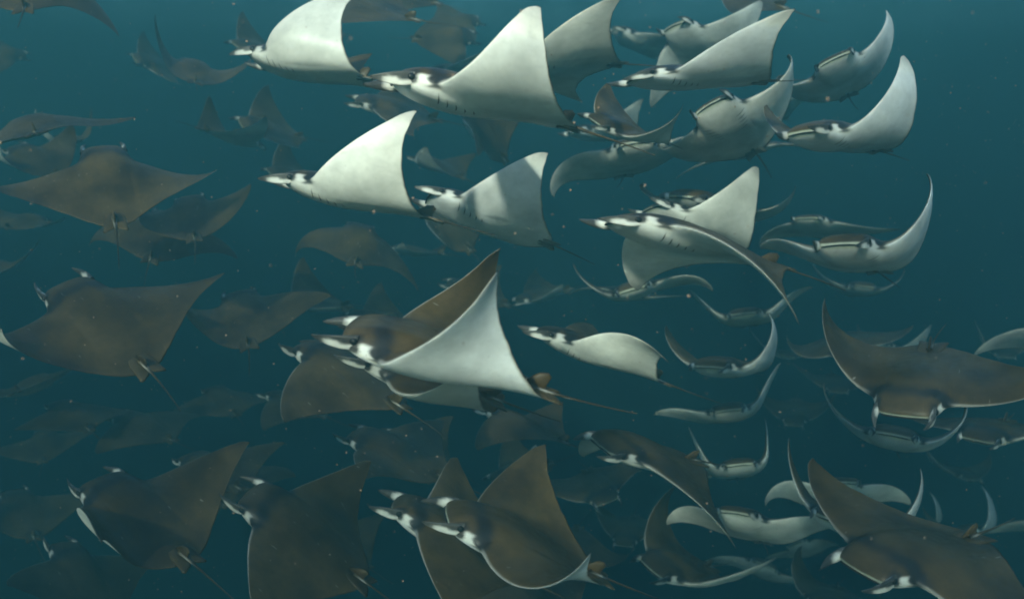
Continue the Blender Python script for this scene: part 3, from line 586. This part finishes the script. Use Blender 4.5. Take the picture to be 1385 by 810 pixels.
    ('faint far ray in open water above the corner ray at right', 1, (5.316, 9.983, -3.848), (274.831, 4.275, -9.054), 0.517, (0.458, 0.988, -0.036, 0.000), (0.299, 1.077, 0.098, 0.000), 2, .62, (0, 0), 0),
    ('faint far ray left below the large brown ray at right edge', 1, (4.010, 10.650, -2.948), (257.411, -3.322, 0.162), 0.591, (0.184, 0.470, 0.006, 0.000), (0.660, -0.147, -0.063, 0.000), 2, .62, (0, 0), 0),
    ('faint far ray below the tail of the bright sail-winged ray', 1, (-1.049, 9.445, -1.143), (158.858, 2.630, 10.519), 0.544, (-0.247, 1.044, 0.003, 0.000), (-0.144, 1.224, 0.050, 0.000), 2, .62, (0, 0), 0),
]
for n, (lab, g, loc, ypr, size, wl, wr, lev, tl, tb, gl) in enumerate(RAYS):
    make_ray(lab, GROUPS[g], loc, rot(*[math.radians(a) for a in ypr]), size, wl, wr, lev, tl * (1 + .12 * math.sin(n * 2.3)), (tb[0] + .05 * math.sin(n * 1.7), tb[1] + .04 * math.cos(n * 2.9)), gl, n)
HAZE_COLOR = (.031, .115, .138, 1)
HAZE_ABS = (0.0, .016, .018, 1)
HAZE_DENSITY = .145
SURF_SHIFT = (13.0, 5.5, 0.0)  # slides the gobo pattern so a brighter patch falls on the rays

# ------------------------------------------------------------------ drifting plankton specks
rs = np.random.default_rng(4)
pv, pf = [], []
ico = np.array([(0, 0, 1), (.894, 0, .447), (.276, .851, .447), (-.724, .526, .447), (-.724, -.526, .447), (.276, -.851, .447), (.724, .526, -.447), (-.276, .851, -.447), (-.894, 0, -.447), (-.276, -.851, -.447), (.724, -.526, -.447), (0, 0, -1)])
icf = [(0, 1, 2), (0, 2, 3), (0, 3, 4), (0, 4, 5), (0, 5, 1), (1, 6, 2), (2, 7, 3), (3, 8, 4), (4, 9, 5), (5, 10, 1), (6, 7, 2), (7, 8, 3), (8, 9, 4), (9, 10, 5), (10, 6, 1), (11, 7, 6), (11, 8, 7), (11, 9, 8), (11, 10, 9), (11, 6, 10)]
for i in range(6500):
    x, y, z = rs.uniform(-3.5, 3.5), rs.uniform(1.6, 6.0), rs.uniform(-4.0, 1.6)
    rad = .0011 * math.exp(rs.normal(0, .55)) * (2.2 if rs.random() < .08 else 1)
    rad = min(rad, .0026)
    sc = rs.uniform(.45, 1.7, 3) * rad
    b = len(pv)
    pv += [tuple(np.array((x, y, z)) + v * sc) for v in ico]
    pf += [(a + b, c + b, d + b) for a, c, d in icf]
tag(mesh_object('plankton', pv, pf, SNOW), 'tiny pinkish plankton specks drifting through the whole water', 'plankton', kind='stuff')

# ------------------------------------------------------------------ the sea water as one even volume round everything
bpy.context.view_layer.update()
TOP = max((o.matrix_world @ Vector(c)).z for o in scene.objects if o.type == 'MESH' for c in o.bound_box) + 4.0
bx, by0, by1, bz = 60.0, -16.0, 90.0, -28.0
hv = [(-bx, by0, bz), (bx, by0, bz), (bx, by1, bz), (-bx, by1, bz), (-bx, by0, TOP), (bx, by0, TOP), (bx, by1, TOP), (-bx, by1, TOP)]
hf = [(0, 3, 2, 1), (4, 5, 6, 7), (0, 1, 5, 4), (1, 2, 6, 5), (2, 3, 7, 6), (3, 0, 4, 7)]
hm = bpy.data.materials.new('sea_water'); hm.use_nodes = True
nt = hm.node_tree; nt.nodes.clear()
pvol = nt.nodes.new('ShaderNodeVolumePrincipled'); ho = nt.nodes.new('ShaderNodeOutputMaterial')
pvol.inputs['Color'].default_value = HAZE_COLOR
pvol.inputs['Absorption Color'].default_value = HAZE_ABS
pvol.inputs['Density'].default_value = HAZE_DENSITY
pvol.inputs['Anisotropy'].default_value = 0.0
pvol.inputs['Density Attribute'].default_value = ''
nt.links.new(pvol.outputs['Volume'], ho.inputs['Volume'])
haze = mesh_object('haze', hv, hf, hm, smooth=False)
tag(haze, 'blue green sea water haze filling the whole view', 'water', kind='stuff')

# ------------------------------------------------------------------ sea surface sheet added overhead as a gobo: its colour pattern dapples the sunlight
sm, snt, sp, so = nodes_of('sun_dapple_pattern')
snt.nodes.remove(sp)
tr = snt.nodes.new('ShaderNodeBsdfTransparent')
tc = snt.nodes.new('ShaderNodeTexCoord')
SN = snt.nodes.new; SL = snt.links.new
def s_noise(scale, detail, vec):
    n = SN('ShaderNodeTexNoise'); n.inputs['Scale'].default_value = scale; n.inputs['Detail'].default_value = detail; SL(vec, n.inputs['Vector']); return n
def s_range(v, a, b, c, d):
    r = SN('ShaderNodeMapRange'); r.interpolation_type = 'SMOOTHSTEP'
    for k_, x_ in zip(('From Min', 'From Max', 'To Min', 'To Max'), (a, b, c, d)): r.inputs[k_].default_value = x_
    SL(v, r.inputs['Value']); return r.outputs['Result']
mpx = SN('ShaderNodeMapping'); mpx.inputs['Scale'].default_value = (1.0, .45, 1.0); mpx.inputs['Location'].default_value = SURF_SHIFT
SL(tc.outputs['Object'], mpx.inputs['Vector'])
wob = s_noise(.9, 2, mpx.outputs[0])
wv = SN('ShaderNodeVectorMath'); wv.operation = 'MULTIPLY_ADD'
SL(wob.outputs['Color'], wv.inputs[0]); wv.inputs[1].default_value = (1.1, 1.1, 0); SL(mpx.outputs[0], wv.inputs[2])
vor = SN('ShaderNodeTexVoronoi'); vor.feature = 'SMOOTH_F1'; vor.inputs['Scale'].default_value = 1.5; vor.inputs['Smoothness'].default_value = .35
SL(wv.outputs[0], vor.inputs['Vector'])
big = s_noise(.22, 1, mpx.outputs[0])
a1 = s_range(vor.outputs['Distance'], .22, .80, .40, 1.0)  # caustic network of light painted into the sheet's transparency
a2 = s_range(big.outputs['Fac'], .38, .60, .50, 1.0)  # broad bright and dim sunlight patches, put in by the sheet's colour
ml = SN('ShaderNodeMath'); ml.operation = 'MULTIPLY'; SL(a1, ml.inputs[0]); SL(a2, ml.inputs[1])
SL(ml.outputs[0], tr.inputs['Color']); SL(tr.outputs[0], so.inputs['Surface'])
sz = TOP + .25
nx, ny = 31, 27
gxs = np.linspace(-60, 60, nx); gys = np.linspace(-40, 90, ny)
sv = [(x, y, sz + .05 * math.sin(x * .9 + y * .4) + .04 * math.sin(y * 1.3)) for y in gys for x in gxs]
sf = [(j * nx + i, j * nx + i + 1, (j + 1) * nx + i + 1, (j + 1) * nx + i) for j in range(ny - 1) for i in range(nx - 1)]
tag(mesh_object('sea_surface_gobo', sv, sf, sm), 'rippled sea surface added above the swimming school to dapple the sunlight', 'water surface', kind='structure')
